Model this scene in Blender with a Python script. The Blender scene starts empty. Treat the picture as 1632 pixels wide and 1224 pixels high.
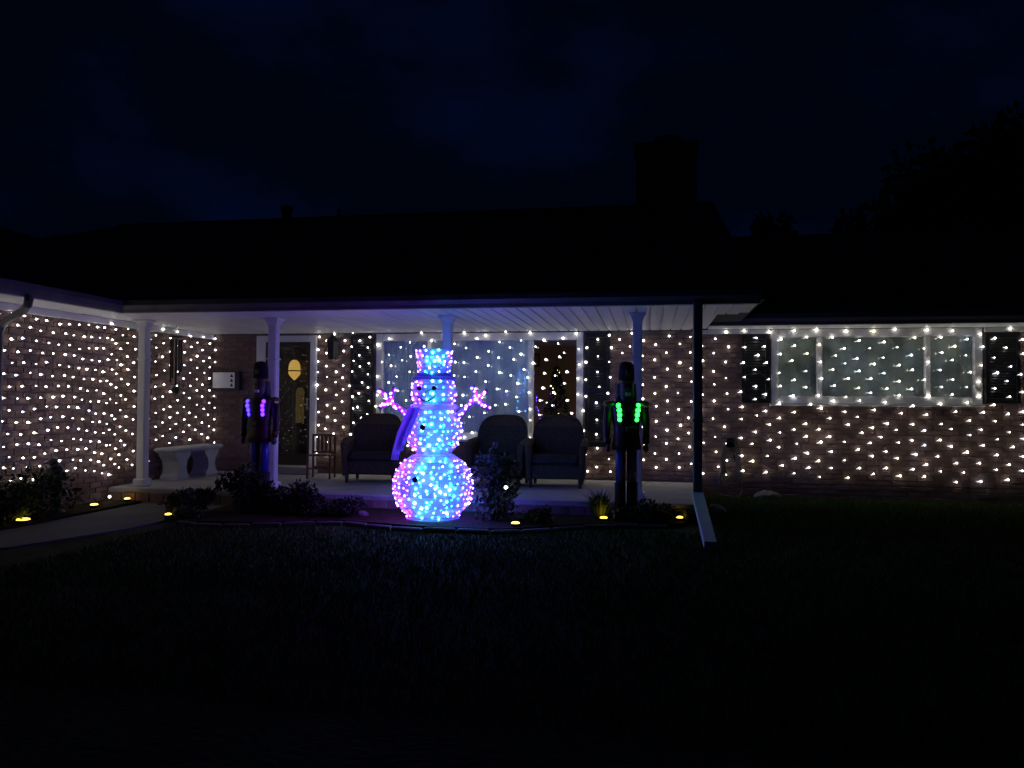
import bpy, math, random
import numpy as np
from mathutils import Vector, Matrix
random.seed(7); rng = np.random.default_rng(7)
sc = bpy.context.scene
COL = sc.collection
R = math.radians

# ------------------------------------------------------------------ camera
def cam_axes(yaw, pitch, roll):
    f = Vector((math.sin(yaw)*math.cos(pitch), math.cos(yaw)*math.cos(pitch), math.sin(pitch)))
    r = Vector((math.cos(yaw), -math.sin(yaw), 0)); u = r.cross(f)
    return f, r*math.cos(roll)+u*math.sin(roll), -r*math.sin(roll)+u*math.cos(roll)
f_, r_, u_ = cam_axes(R(-10.164), R(1.225), R(.3845))
cd = bpy.data.cameras.new('camera'); cam = bpy.data.objects.new('camera', cd); COL.objects.link(cam)
m3 = Matrix((r_, u_, -f_)).transposed().to_4x4(); m3.translation = Vector((0, -11.405, 1.3626)); cam.matrix_world = m3
cd.sensor_width = 36; cd.lens = 36*1226/1632; cd.clip_end = 600; cd.clip_start = .05
sc.camera = cam

# ------------------------------------------------------------------ sky, dusk light, exposure
W = bpy.data.worlds.new('World'); sc.world = W; W.use_nodes = True
nt = W.node_tree; N = nt.nodes; L = nt.links
bg = N['Background']; sky = N.new('ShaderNodeTexSky'); sky.sky_type = 'NISHITA'; sky.sun_disc = False
sky.sun_elevation = R(1.5); sky.sun_rotation = R(200); sky.altitude = 200; sky.dust_density = .5; sky.ozone_density = 3
tc = N.new('ShaderNodeTexCoord'); mp = N.new('ShaderNodeMapping'); mp.inputs['Scale'].default_value = (1.9, 1.9, 3.6)
mp.inputs['Location'].default_value = (1.2, 6.6, 2.87)
nz = N.new('ShaderNodeTexNoise'); nz.inputs['Scale'].default_value = 1.7; nz.inputs['Detail'].default_value = 6; nz.inputs['Roughness'].default_value = .55
cr = N.new('ShaderNodeValToRGB'); cr.color_ramp.elements[0].position = .47; cr.color_ramp.elements[0].color = (.16, .42, .75, 1)
cr.color_ramp.elements[1].position = .78; cr.color_ramp.elements[1].color = (.30, 1.15, 3.3, 1)
mx = N.new('ShaderNodeMix'); mx.data_type = 'RGBA'; mx.blend_type = 'MULTIPLY'; mx.inputs[0].default_value = 1
lift = N.new('ShaderNodeVectorMath'); lift.operation = 'ADD'; lift.inputs[1].default_value = (0, 0, .8); L.new(tc.outputs['Generated'], lift.inputs[0]); L.new(lift.outputs[0], sky.inputs['Vector'])
L.new(tc.outputs['Generated'], mp.inputs['Vector']); L.new(mp.outputs[0], nz.inputs['Vector']); L.new(nz.outputs[0], cr.inputs[0])
L.new(sky.outputs[0], mx.inputs[6]); L.new(cr.outputs[0], mx.inputs[7]); L.new(mx.outputs[2], bg.inputs[0])
bg.inputs[1].default_value = .0145
sd = bpy.data.lights.new('dusk_sun', 'SUN'); sd.energy = .0008; sd.angle = R(30); sd.color = (.7, .8, 1)
so = bpy.data.objects.new('dusk_sun', sd); COL.objects.link(so); so.rotation_euler = (R(55), 0, R(30))
sc.view_settings.view_transform = 'Standard'; sc.view_settings.look = 'None'; sc.view_settings.gamma = 1; sc.view_settings.exposure = 0
sc.render.engine = 'CYCLES'
sc.cycles.max_bounces = 6; sc.cycles.transparent_max_bounces = 12; sc.cycles.sample_clamp_indirect = 3

# ------------------------------------------------------------------ materials
def mat(name, col, rough=.6, metal=0, noise=None, var=.3, bump=0, bscale=40, spec=.5, obj_rand=0, coat=0):
    m = bpy.data.materials.new(name); m.use_nodes = True; t = m.node_tree; b = t.nodes['Principled BSDF']
    b.inputs['Base Color'].default_value = (*col, 1); b.inputs['Roughness'].default_value = rough; b.inputs['Metallic'].default_value = metal
    b.inputs['Specular IOR Level'].default_value = spec; b.inputs['Coat Weight'].default_value = coat
    g = t.nodes.new('ShaderNodeTexCoord')
    last = None
    if noise:
        n = t.nodes.new('ShaderNodeTexNoise'); n.inputs['Scale'].default_value = noise; n.inputs['Detail'].default_value = 5
        t.links.new(g.outputs['Object'], n.inputs['Vector'])
        mr = t.nodes.new('ShaderNodeMapRange'); mr.inputs[1].default_value = .3; mr.inputs[2].default_value = .7
        mr.inputs[3].default_value = 1-var; mr.inputs[4].default_value = 1+var; t.links.new(n.outputs[0], mr.inputs[0]); last = mr.outputs[0]
    if obj_rand:
        oi = t.nodes.new('ShaderNodeObjectInfo'); ge = t.nodes.new('ShaderNodeNewGeometry'); a = t.nodes.new('ShaderNodeMath'); a.operation = 'ADD'
        fr = t.nodes.new('ShaderNodeMath'); fr.operation = 'FRACT'
        t.links.new(oi.outputs['Random'], a.inputs[0]); t.links.new(ge.outputs['Random Per Island'], a.inputs[1]); t.links.new(a.outputs[0], fr.inputs[0])
        m2 = t.nodes.new('ShaderNodeMapRange'); m2.inputs[3].default_value = 1-obj_rand; m2.inputs[4].default_value = 1+obj_rand; t.links.new(fr.outputs[0], m2.inputs[0])
        if last:
            mu = t.nodes.new('ShaderNodeMath'); mu.operation = 'MULTIPLY'; t.links.new(last, mu.inputs[0]); t.links.new(m2.outputs[0], mu.inputs[1]); last = mu.outputs[0]
        else: last = m2.outputs[0]
    if last:
        vm = t.nodes.new('ShaderNodeVectorMath'); vm.operation = 'SCALE'; vm.inputs[0].default_value = col
        t.links.new(last, vm.inputs['Scale']); t.links.new(vm.outputs[0], b.inputs['Base Color'])
    if bump:
        n2 = t.nodes.new('ShaderNodeTexNoise'); n2.inputs['Scale'].default_value = bscale; n2.inputs['Detail'].default_value = 4
        t.links.new(g.outputs['Object'], n2.inputs['Vector']); bp = t.nodes.new('ShaderNodeBump'); bp.inputs['Strength'].default_value = bump; bp.inputs['Distance'].default_value = .02
        t.links.new(n2.outputs[0], bp.inputs['Height']); t.links.new(bp.outputs[0], b.inputs['Normal'])
    return m
def emit(name, col, s, objcol=False):
    m = bpy.data.materials.new(name); m.use_nodes = True; t = m.node_tree; t.nodes.clear()
    o = t.nodes.new('ShaderNodeOutputMaterial'); e = t.nodes.new('ShaderNodeEmission'); e.inputs[0].default_value = (*col, 1); e.inputs[1].default_value = s
    if objcol:
        oi = t.nodes.new('ShaderNodeObjectInfo'); t.links.new(oi.outputs['Color'], e.inputs[0])
    t.links.new(e.outputs[0], o.inputs[0]); return m
def glass(name, ior=1.9, tint=(1, 1, 1)):
    m = bpy.data.materials.new(name); m.use_nodes = True; t = m.node_tree; t.nodes.clear()
    o = t.nodes.new('ShaderNodeOutputMaterial'); tr = t.nodes.new('ShaderNodeBsdfTransparent'); tr.inputs[0].default_value = (*tint, 1)
    gl = t.nodes.new('ShaderNodeBsdfGlossy'); gl.inputs['Roughness'].default_value = .0
    fr = t.nodes.new('ShaderNodeFresnel'); fr.inputs[0].default_value = ior; mi = t.nodes.new('ShaderNodeMixShader')
    t.links.new(fr.outputs[0], mi.inputs[0]); t.links.new(tr.outputs[0], mi.inputs[1]); t.links.new(gl.outputs[0], mi.inputs[2]); t.links.new(mi.outputs[0], o.inputs[0]); return m
M = dict(
    brick=mat('brick', (.165, .100, .083), .85, noise=9, var=.2, bump=.4, bscale=60, obj_rand=.2),
    mortar=mat('mortar', (.15, .128, .115), .95, noise=30, var=.2, bump=.4, bscale=120),
    white=mat('white_paint', (.72, .72, .70), .5, noise=3, var=.07),
    ceil=mat('ceiling_paint', (.74, .74, .72), .45, noise=2, var=.05, obj_rand=.05),
    roof=mat('asphalt_shingle', (.030, .028, .028), .95, noise=25, var=.4, bump=.6, bscale=30),
    gutter=mat('dark_gutter', (.11, .105, .11), .45, noise=4, var=.2),
    black=mat('black_paint', (.012, .013, .016), .45, noise=5, var=.2),
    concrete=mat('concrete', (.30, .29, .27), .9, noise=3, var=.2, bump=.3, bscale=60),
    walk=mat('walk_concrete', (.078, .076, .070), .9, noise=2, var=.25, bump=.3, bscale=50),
    cast=mat('cast_stone', (.38, .39, .38), .8, noise=8, var=.12, bump=.2, bscale=60),
    lawn=mat('lawn_soil', (.045, .052, .025), .95, spec=.03, noise=1.2, var=.5, bump=.6, bscale=25),
    grass=mat('grass_blade', (.070, .115, .028), .9, spec=.03, obj_rand=.5),
    mulch=mat('mulch', (.030, .021, .010), .95, spec=.1, noise=20, var=.5, bump=1, bscale=50),
    leaf=mat('leaf', (.035, .06, .016), .65, spec=.2, obj_rand=.5),
    leafb=mat('leaf_greyish', (.036, .048, .022), .65, spec=.2, obj_rand=.5),
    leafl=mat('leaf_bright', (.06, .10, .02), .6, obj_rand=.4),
    bark=mat('bark', (.05, .035, .025), .95, noise=12, var=.4, bump=.6),
    wire=mat('net_wire', (.10, .11, .10), .7),
    wicker=mat('wicker', (.080, .058, .030), .8, spec=.2, noise=50, var=.5, bump=1, bscale=140),
    cushion=mat('cushion', (.040, .033, .022), .9, spec=.1, noise=12, var=.15, bump=.2, bscale=200),
    wood=mat('red_wood', (.12, .055, .04), .6, noise=10, var=.3),
    doorwood=mat('dark_door_wood', (.035, .024, .017), .5, noise=6, var=.3),
    shade=mat('window_shade', (.70, .90, .91), .85, noise=1.5, var=.08),
    shadeg=mat('green_shade', (.74, .90, .88), .85, noise=1.5, var=.08),
    room=mat('room_wall', (.62, .48, .36), .9, noise=2, var=.1),
    picture=mat('picture_print', (.42, .22, .10), .6, noise=6, var=.4),
    metal=mat('dark_metal', (.02, .02, .022), .35, metal=.6),
    chrome=mat('brushed_metal', (.4, .4, .4), .3, metal=1),
    rock=mat('field_stone', (.14, .13, .115), .95, noise=5, var=.3, bump=.6, bscale=15),
    paleplate=mat('pale_plate', (.86, .87, .88), .5),
    nutred=mat('nutcracker_red', (.034, .006, .008), .5, noise=8, var=.2),
    nutblue=mat('nutcracker_blue', (.03, .05, .30), .35, noise=5, var=.1, coat=.3),
    nutblack=mat('nutcracker_black', (.008, .008, .010), .5),
    nutfur=mat('nutcracker_fur', (.010, .010, .011), .95, bump=1, bscale=70),
    skin=mat('painted_face', (.08, .055, .04), .5),
    hair=mat('grey_hair', (.10, .10, .11), .8, bump=.6, bscale=60),
    gold=mat('gold_trim', (.14, .10, .03), .4, metal=.6),
    scarf=mat('blue_scarf', (.22, .20, .85), .8, noise=30, var=.3, bump=.6, bscale=90),
    ring=mat('grey_frame', (.25, .25, .27), .4),
    armfilm=mat('violet_tinsel', (.35, .20, .5), .4, noise=40, var=.5),
    rockdark=mat('mossy_edging', (.050, .046, .034), .95, noise=9, var=.4, bump=.5, bscale=20),
    spout=mat('brown_downspout', (.20, .18, .17), .5, noise=6, var=.25),
    statue=mat('dark_bronze', (.02, .022, .02), .6, noise=9, var=.3, bump=.3),
    hose=mat('hose_rubber', (.05, .06, .05), .5),
    lens=mat('lamp_housing', (.03, .03, .03), .5),
    glass=glass('window_glass', 1.5), stormglass=glass('storm_glass', 1.45, (.85, .85, .85)),
    bulb=emit('warm_white_led', (1, .95, .87), 14.0), bulbcool=emit('cool_white_led', (.80, .85, 1), 14.5), bulbyel=emit('yellowish_led', (1, .90, .62), 10.5),
    streak_tail=emit('led_streak_tail', (1, .94, .88), 1.3),  # weak glow for the imitated lens streak on each bulb
    led=emit('coloured_led', (1, 1, 1), 115.0, True),
    gled=emit('green_led', (.014, 1, .045), 10), vled=emit('violet_led', (.028, .012, 1), 11), pled=emit('magenta_led', (.060, .008, 1), 11),
    solar=emit('yellow_solar_lamp', (1, .60, .07), 5.5),
    lantern=emit('amber_lantern_glass', (1, .60, .13), .62), reflglow=emit('amber_reflection_glow', (1, .70, .22), .05),  # second one imitates the lantern's dim amber reflection
    goldled=emit('gold_tree_light', (1, .66, .24), 20),
)
# ------------------------------------------------------------------ mesh builder
class MB:
    def __init__(s): s.v = []; s.f = []; s.mi = []; s.cur = 0
    def add(s, vs, fs):
        o = len(s.v); s.v += [tuple(p) for p in vs]
        for q in fs: s.f.append(tuple(o+i for i in q)); s.mi.append(s.cur)
        return s
    def box(s, a, b):
        x0, y0, z0 = a; x1, y1, z1 = b
        vs = [(x, y, z) for z in (z0, z1) for y in (y0, y1) for x in (x0, x1)]
        return s.add(vs, [(0, 2, 3, 1), (4, 5, 7, 6), (0, 1, 5, 4), (2, 6, 7, 3), (0, 4, 6, 2), (1, 3, 7, 5)])
    def bevbox(s, a, b, e=.01):
        # box with chamfered vertical & horizontal edges (octagon section stack)
        x0, y0, z0 = a; x1, y1, z1 = b
        def ring(i, z): return [(x0+i+e, y0+i, z), (x1-i-e, y0+i, z), (x1-i, y0+i+e, z), (x1-i, y1-i-e, z), (x1-i-e, y1-i, z), (x0+i+e, y1-i, z), (x0+i, y1-i-e, z), (x0+i, y0+i+e, z)]
        rs = [ring(e, z0), ring(0, z0+e), ring(0, z1-e), ring(e, z1)]
        vs = sum(rs, []); fs = [tuple(range(7, -1, -1)), tuple(range(24, 32))]
        for k in range(3):
            for i in range(8): j = (i+1) % 8; fs.append((k*8+i, k*8+j, k*8+8+j, k*8+8+i))
        return s.add(vs, fs)
    def tube(s, pts, rad, n=6, cap=True):
        pts = [Vector(p) for p in pts]; rr = rad if hasattr(rad, '__len__') else [rad]*len(pts)
        t0 = (pts[1]-pts[0]).normalized(); up = Vector((0, 0, 1)) if abs(t0.z) < .9 else Vector((1, 0, 0)); nx = t0.cross(up).normalized()
        vs = []; fs = []
        for i, p in enumerate(pts):
            t = (pts[min(i+1, len(pts)-1)]-pts[max(i-1, 0)]).normalized(); nx = (nx-t*nx.dot(t)).normalized(); ny = t.cross(nx)
            for k in range(n): a = 2*math.pi*k/n; vs.append(p+(nx*math.cos(a)+ny*math.sin(a))*rr[i])
        for i in range(len(pts)-1):
            for k in range(n): j = (k+1) % n; fs.append((i*n+k, i*n+j, i*n+n+j, i*n+n+k))
        if cap: fs.append(tuple(range(n-1, -1, -1))); fs.append(tuple((len(pts)-1)*n+k for k in range(n)))
        return s.add(vs, fs)
    def lathe(s, prof, n=16, c=(0, 0, 0), sx=1, sy=1, a0=0):
        vs = []; fs = []
        for (r, z) in prof:
            for k in range(n): a = a0+2*math.pi*k/n; vs.append((c[0]+r*sx*math.cos(a), c[1]+r*sy*math.sin(a), c[2]+z))
        for i in range(len(prof)-1):
            for k in range(n): j = (k+1) % n; fs.append((i*n+k, i*n+j, i*n+n+j, i*n+n+k))
        fs.append(tuple(range(n-1, -1, -1))); fs.append(tuple((len(prof)-1)*n+k for k in range(n)))
        return s.add(vs, fs)
    def ell(s, c, r, nu=12, nv=8):
        prof = [(max(math.sin(math.pi*i/nv), .02), -math.cos(math.pi*i/nv)) for i in range(nv+1)]
        vs = []; fs = []
        for (q, z) in prof:
            for k in range(nu): a = 2*math.pi*k/nu; vs.append((c[0]+q*r[0]*math.cos(a), c[1]+q*r[1]*math.sin(a), c[2]+z*r[2]))
        for i in range(nv):
            for k in range(nu): j = (k+1) % nu; fs.append((i*nu+k, i*nu+j, i*nu+nu+j, i*nu+nu+k))
        return s.add(vs, fs)
    def prism(s, poly, axis, a, b):
        # poly: 2D points in the two other axes (cyclic order), extruded on axis from a to b
        def mk(p, w): return {'x': (w, p[0], p[1]), 'y': (p[0], w, p[1]), 'z': (p[0], p[1], w)}[axis]
        n = len(poly); vs = [mk(p, a) for p in poly]+[mk(p, b) for p in poly]
        fs = [tuple(range(n)), tuple(range(2*n-1, n-1, -1))]
        for i in range(n): j = (i+1) % n; fs.append((i, n+i, n+j, j))
        return s.add(vs, fs)
    def mesh(s, name, m, smooth=False):
        me = bpy.data.meshes.new(name); me.from_pydata(s.v, [], s.f)
        for x in (m if isinstance(m, (list, tuple)) else [m]): me.materials.append(M[x] if isinstance(x, str) else x)
        if any(s.mi): me.polygons.foreach_set('material_index', s.mi)
        if smooth: me.polygons.foreach_set('use_smooth', [True]*len(me.polygons))
        me.update(); return me
    def build(s, name, m, parent=None, smooth=False):
        return link(name, s.mesh(name, m, smooth), parent)
def link(name, me, parent=None, loc=None):
    o = bpy.data.objects.new(name, me); COL.objects.link(o)
    if parent is not None: o.parent = parent
    if loc is not None: o.location = loc
    return o
def tag(o, label=None, cat=None, group=None, kind=None):
    for k, v in (('label', label), ('category', cat), ('group', group), ('kind', kind)):
        if v: o[k] = v
    return o
def empty(name, loc, rz=0, **kw):
    o = bpy.data.objects.new(name, None); COL.objects.link(o); o.location = loc; o.rotation_euler = (0, 0, rz); o.empty_display_size = .1
    return tag(o, **kw)
def copy_tree(o, parent=None):
    c = o.copy(); COL.objects.link(c); c.parent = parent
    for ch in list(o.children): copy_tree(ch, c)
    return c

# ------------------------------------------------------------------ setting: lawn, beds, walk, porch slab
PORCH_Y = -2.45; FL = .20
tag(MB().add([(-150, -60, 0), (150, -60, 0), (150, 200, 0), (-150, 200, 0)], [(0, 1, 2, 3)]).build('lawn', 'lawn'), kind='structure')
def sheet(name, pts, z, m, th=.05):
    return tag(MB().prism(pts, 'z', z-th, z).build(name, m), kind='structure')
sheet('garden_bed', [(-5.15, -2.47), (-5.1, -3.4), (-4.9, -3.82), (-4.2, -3.78), (-3.4, -3.42), (-2.4, -3.62), (-1.5, -3.62), (-.6, -3.05), (.35, -2.85), (.45, -2.47)], .045, 'mulch')
sheet('wing_bed', [(-6.95, -2.47), (-6.95, -5.6), (-6.45, -5.0), (-6.42, -4.4), (-6.45, -2.47)], .04, 'mulch')
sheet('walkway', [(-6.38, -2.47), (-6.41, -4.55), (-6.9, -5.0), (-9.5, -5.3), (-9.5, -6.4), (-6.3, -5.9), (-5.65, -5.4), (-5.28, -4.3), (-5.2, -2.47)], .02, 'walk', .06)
pf = tag(MB().bevbox((-6.94, PORCH_Y, .0), (.62, -.03, FL), .012).build('porch_floor', 'concrete'), kind='structure')
m = MB()
for i in range(38):
    x = -6.92+i*.2
    if x < .5: m.bevbox((x, PORCH_Y-.022, .01), (x+.19, PORCH_Y-.003, .145), .006)
m.build('riser_brick', 'brick', pf)

# ------------------------------------------------------------------ house
H = empty('brick_house', (0, 0, 0), label='single-storey brick ranch house with a long covered front porch', cat='house')
ZC = 2.40; WX = -6.97
DOOR = (-6.2, -5.17, FL, 2.37); WIN1 = (-4.19, -.97, .77, 2.385); WIN2 = (1.69, 4.44, 1.35, 2.395)
BL, BH, MJ = .205, .060, .011
bm_brick = MB().bevbox((0, 0, 0), (BL, .045, BH), .004).mesh('brick', 'brick')
def brick_wall(name, u0, u1, z0, z1, openings, to_world, rotz, pick, parent=H):
    # backing with openings cut as strips
    back = MB(); us = sorted({u0, u1, *[o[0] for o in openings], *[o[1] for o in openings]})
    for a, b in zip(us[:-1], us[1:]):
        mid = (a+b)/2; spans = [(z0, z1)]
        for o in openings:
            if o[0] < mid < o[1]:
                spans = [(z0, o[2]), (o[3], z1)]
        for c, d in spans:
            if d-c > .005:
                p, q = to_world(a, .0, c), to_world(b, .18, d)
                back.box(tuple(min(i, j) for i, j in zip(p, q)), tuple(max(i, j) for i, j in zip(p, q)))
    w = back.build(name, 'mortar', parent)
    cand = []; row = 0; z = z0+.006
    while z+BH < z1+.001:
        iv = [(u0, u1)]
        for o in openings:
            if z+BH > o[2]+.004 and z < o[3]-.004:
                nv = []
                for a, b in iv:
                    if o[1] <= a or o[0] >= b: nv.append((a, b)); continue
                    if o[0]-a > .03: nv.append((a, o[0]-.003))
                    if b-o[1] > .03: nv.append((o[1]+.003, b))
                iv = nv
        for a, b in iv:
            k = math.floor((a-u0)/(BL+MJ))-1
            while True:
                s = u0+(k+(.5 if row % 2 else 0))*(BL+MJ); e = s+BL; k += 1
                if s >= b: break
                s2, e2 = max(s, a), min(e, b)
                if e2-s2 > .025: cand.append((s2, e2-s2, z))
        row += 1; z += BH+MJ
    cand.sort(key=pick)
    rest = MB()
    for i, (s, ln, z) in enumerate(cand):
        dp = random.uniform(-.002, .003)
        p = to_world(s, -.013+dp, z)
        if i < 280:
            o = link('brick', bm_brick, w, p); o.rotation_euler = (0, 0, rotz); o.scale = (ln/BL, 1, 1)
        else:
            q = to_world(s+ln, .03, z+BH)
            rest.bevbox(tuple(min(i_, j_) for i_, j_ in zip(p, q)), tuple(max(i_, j_) for i_, j_ in zip(p, q)), .004)
    if rest.v: tag(rest.build('bricks', 'brick', w), kind='stuff')
    return w
brick_wall('front_wall', WX, 5.9, 0, 2.395, [DOOR, WIN1, WIN2], lambda u, d, z: (u, d, z), 0,
           lambda c: (0 if c[0] < -6.1 and c[2] > .2 else 1, math.hypot(c[0]-.9, (c[2]-1.2)*1.2)))
brick_wall('wing_wall', 0, 5.435, 0, 2.395, [], lambda u, d, z: (WX-d, -5.45+u, z), R(90),
           lambda c: math.hypot((c[0]-.9)*1.0, (c[2]-1.6)*.6))
# front of the wing (outside the frame, closes the corner)
MB().box((-13, -5.62, 0), (WX-.19, -5.45, 2.395)).build('wing_front_wall', 'mortar', H)
# frieze boards
MB().bevbox((WX+.016, -5.45, 2.31), (WX+.04, -.05, 2.395), .004).build('frieze_board', 'white', H)
MB().bevbox((4.46, -.045, 2.335), (5.9, -.016, 2.395), .004).build('frieze_board', 'white', H)
MB().bevbox((.66, -.045, 2.335), (1.67, -.016, 2.395), .004).build('frieze_board', 'white', H)
# porch ceiling planks
pc = MB().box((WX, -2.93, 2.418), (.80, 0, 2.45)).box((.801, -2.93, 2.418), (1.14, -2.0, 2.45)).build('porch_ceiling', 'ceil', H)
PW = .148
pl_full = MB().bevbox((0, -2.92, 2.400), (PW-.018, -.02, 2.416), .004).mesh('ceiling_plank', 'ceil')
pl_short = MB().bevbox((0, -2.92, 2.400), (PW-.018, -2.0, 2.416), .004).mesh('ceiling_plank', 'ceil')
x = WX+.02
while x+PW < 1.15:
    link('ceiling_plank', pl_full if x < .66 else pl_short, pc, (x, 0, random.uniform(-.001, .001))); x += PW
# soffits of wing and right section
MB().box((WX, -5.6, 2.40), (-6.42, -2.96, 2.43)).build('soffit', 'white', H)
MB().box((.82, -.52, 2.402), (6.0, -.02, 2.43)).build('soffit', 'white', H)
# gutters (K-profile)
def gutter(axis, a, b, off, sgn, z0=2.40, z1=2.545, d=.12):
    prof = [(0, z0), (.07*sgn, z0), (.085*sgn, z0+.04), (d*sgn, z0+.085), (d*sgn, z1), ((d-.012)*sgn, z1), ((d-.012)*sgn, z1-.03), (.0, z1-.03)]
    return MB().prism([(off+p, q) for p, q in prof], axis, a, b)
gutter('x', -6.41, 1.14, -2.95, -1).build('gutter', 'gutter', H)
gutter('x', .80, 6.2, -.52, -1, 2.405, 2.56).build('gutter', 'gutter', H)
gutter('y', -5.7, -2.97, -6.42, 1, 2.40, 2.54).build('gutter', 'gutter', H)
MB().bevbox((-6.37, -3.06, 2.46), (-6.27, -2.97, 2.66), .008).build('gutter_diverter', 'gutter', H)
# roofs
MB().add([(-15.2, -2.97, 2.52), (1.2, -2.97, 2.52), (1.2, 3.96, 5.22), (-11.74, 3.96, 5.22), (-15.2, 10.9, 2.52), (1.2, 10.9, 2.52), (-15.2, -2.97, 2.452), (1.2, -2.97, 2.452), (1.2, 10.9, 2.452), (-15.2, 10.9, 2.452)],
         [(0, 1, 2, 3), (2, 5, 4, 3), (0, 3, 4), (1, 5, 2), (6, 7, 1, 0), (7, 8, 5, 1), (8, 9, 4, 5), (9, 6, 0, 4), (9, 8, 7, 6)]).build('roof', 'roof', H)
MB().bevbox((-11.7, 3.88, 5.20), (1.2, 4.04, 5.245), .01).build('ridge_cap', 'roof', H)
MB().prism([(-6.40, 2.515), (-10.8, 4.22), (-15.2, 2.515), (-15.2, 2.44), (-6.40, 2.44)], 'y', -5.9, 2.2).build('wing_roof', 'roof', H)
MB().prism([(-.50, 2.55), (5.7, 4.93), (11.8, 2.5), (11.8, 2.44), (-.50, 2.44)], 'x', .83, 14).build('lower_roof', 'roof', H)
ch = MB().bevbox((-.30, 4.6, 4.6), (.93, 5.4, 6.62), .02).bevbox((-.34, 4.56, 6.60), (.97, 5.44, 6.70), .02).build('chimney', 'brick', H)
MB().lathe([(.30, 0), (.30, .2), (.24, .21), (.24, .05)], 14, (.36, 5, 6.68)).build('flue', 'concrete', ch)
MB().lathe([(.10, 0), (.10, .33), (.13, .34), (.13, .40), (.02, .42)], 10, (-7.22, 3, 4.84)).build('vent_pipe', 'metal', H)
MB().lathe([(.03, 0), (.03, .33)], 8, (-6.11, 3, 4.82)).build('vent_pipe', 'metal', H)
# porch posts
def post(x):
    m = MB().bevbox((x-.057, -2.277, FL+.02), (x+.057, -2.163, 2.395), .012)
    p = m.build('post', 'white', H)
    MB().bevbox((x-.085, -2.305, FL), (x+.085, -2.135, FL+.10), .012).build('post_base', 'white', p)
    MB().lathe([(.085, 0), (.11, .05), (.14, .07), (.14, .09)], 4, (x, -2.22, 2.308), a0=math.pi/4).build('post_capital', 'white', p)
    MB().bevbox((x-.067, -2.287, 1.86), (x+.067, -2.153, 1.89), .006).build('post_collar', 'white', p)
for x in (-6.61, -4.762, -2.455, -.146): post(x)
# downspouts
ds = MB().bevbox((.452, -3.05, .33), (.548, -2.975, 2.43), .01).build('downspout', 'spout', H)
tilt = MB(); a = Vector((.50, -3.01, .38)); b = Vector((.55, -4.10, .045))
def rectbar(mb, a, b, w, h):
    d = (b-a).normalized(); s = d.cross(Vector((0, 0, 1))).normalized(); t = s.cross(d)
    vs = [p+s*i*w/2+t*j*h/2 for p in (a, b) for i, j in ((-1, -1), (1, -1), (1, 1), (-1, 1))]
    return mb.add(vs, [(0, 1, 2, 3), (7, 6, 5, 4), (0, 4, 5, 1), (1, 5, 6, 2), (2, 6, 7, 3), (3, 7, 4, 0)])
rectbar(tilt, a, b, .11, .075).build('downspout_extension', 'white', ds)
MB().bevbox((.445, -3.056, 1.15), (.555, -2.968, 1.18), .004).build('downspout_strap', 'spout', ds)
MB().tube([(-6.33, -4.47, 2.42), (-6.33, -4.47, 2.37), (-6.36, -4.45, 2.32), (-6.45, -4.40, 2.27), (-6.75, -4.29, 2.19), (-6.86, -4.25, 2.14), (-6.90, -4.24, 2.05), (-6.90, -4.24, .2)], .043, 8).build('downspout', 'gutter', H)

# windows
def window(name, o, bars, sill_d, lab):
    x0, x1, z0, z1 = o; w = MB()
    fw = .10
    fr = MB()
    fr.bevbox((x0+.002, -.028, z0), (x0+fw, .10, z1), .006); fr.bevbox((x1-fw, -.028, z0), (x1-.002, .10, z1), .006)
    fr.bevbox((x0+fw+.001, -.026, z1-.115), (x1-fw-.001, .10, z1-.002), .006); fr.bevbox((x0+fw+.001, -.026, z0+.002), (x1-fw-.001, .10, z0+.10), .006)
    win = fr.build('window', 'white', H)
    if lab: win['label'] = lab
    for b in bars: MB().bevbox((b-.036, -.016, z0+.101), (b+.036, .09, z1-.116), .006).build('mullion', 'white', win)
    MB().bevbox((x0-.02, -.06, z0-.035), (x1+.02, -.003, z0-.002), .008).build('sill', 'white', win)
    ed = [x0+fw]+list(bars)+[x1-fw]
    for i in range(len(ed)-1):
        a = ed[i]+(.036 if i else 0); b = ed[i+1]-(.036 if i < len(ed)-2 else 0)
        MB().box((a-.004, .050, z0+.096), (b+.004, .054, z1-.111)).build('pane', 'glass', win)
    return win, ed
w1, e1 = window('w', WIN1, (-3.333, -1.757), .06, None)
w2, e2 = window('w', WIN2, (2.347, 3.757), .06, None)
def shadeslab(win, a, b, z0, z1, y, m, folds):
    n = 60; vs = []; fs = []
    for i in range(n+1):
        x = a+(b-a)*i/n; d = y+folds*math.sin(i*1.9)+folds*.4*math.sin(i*.7)
        vs += [(x, d, z0), (x, d, z1)]
    for i in range(n): fs.append((2*i, 2*i+2, 2*i+3, 2*i+1))
    MB().add(vs, fs).build('curtain', m, win)
shadeslab(w1, -4.1, -3.30, .8, 2.37, .115, 'shade', .006)
shadeslab(w1, -3.36, -1.77, .8, 2.37, .105, 'shade', .005)
shadeslab(w2, 1.7, 4.43, 1.36, 2.39, .106, 'shadeg', .005)
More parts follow.
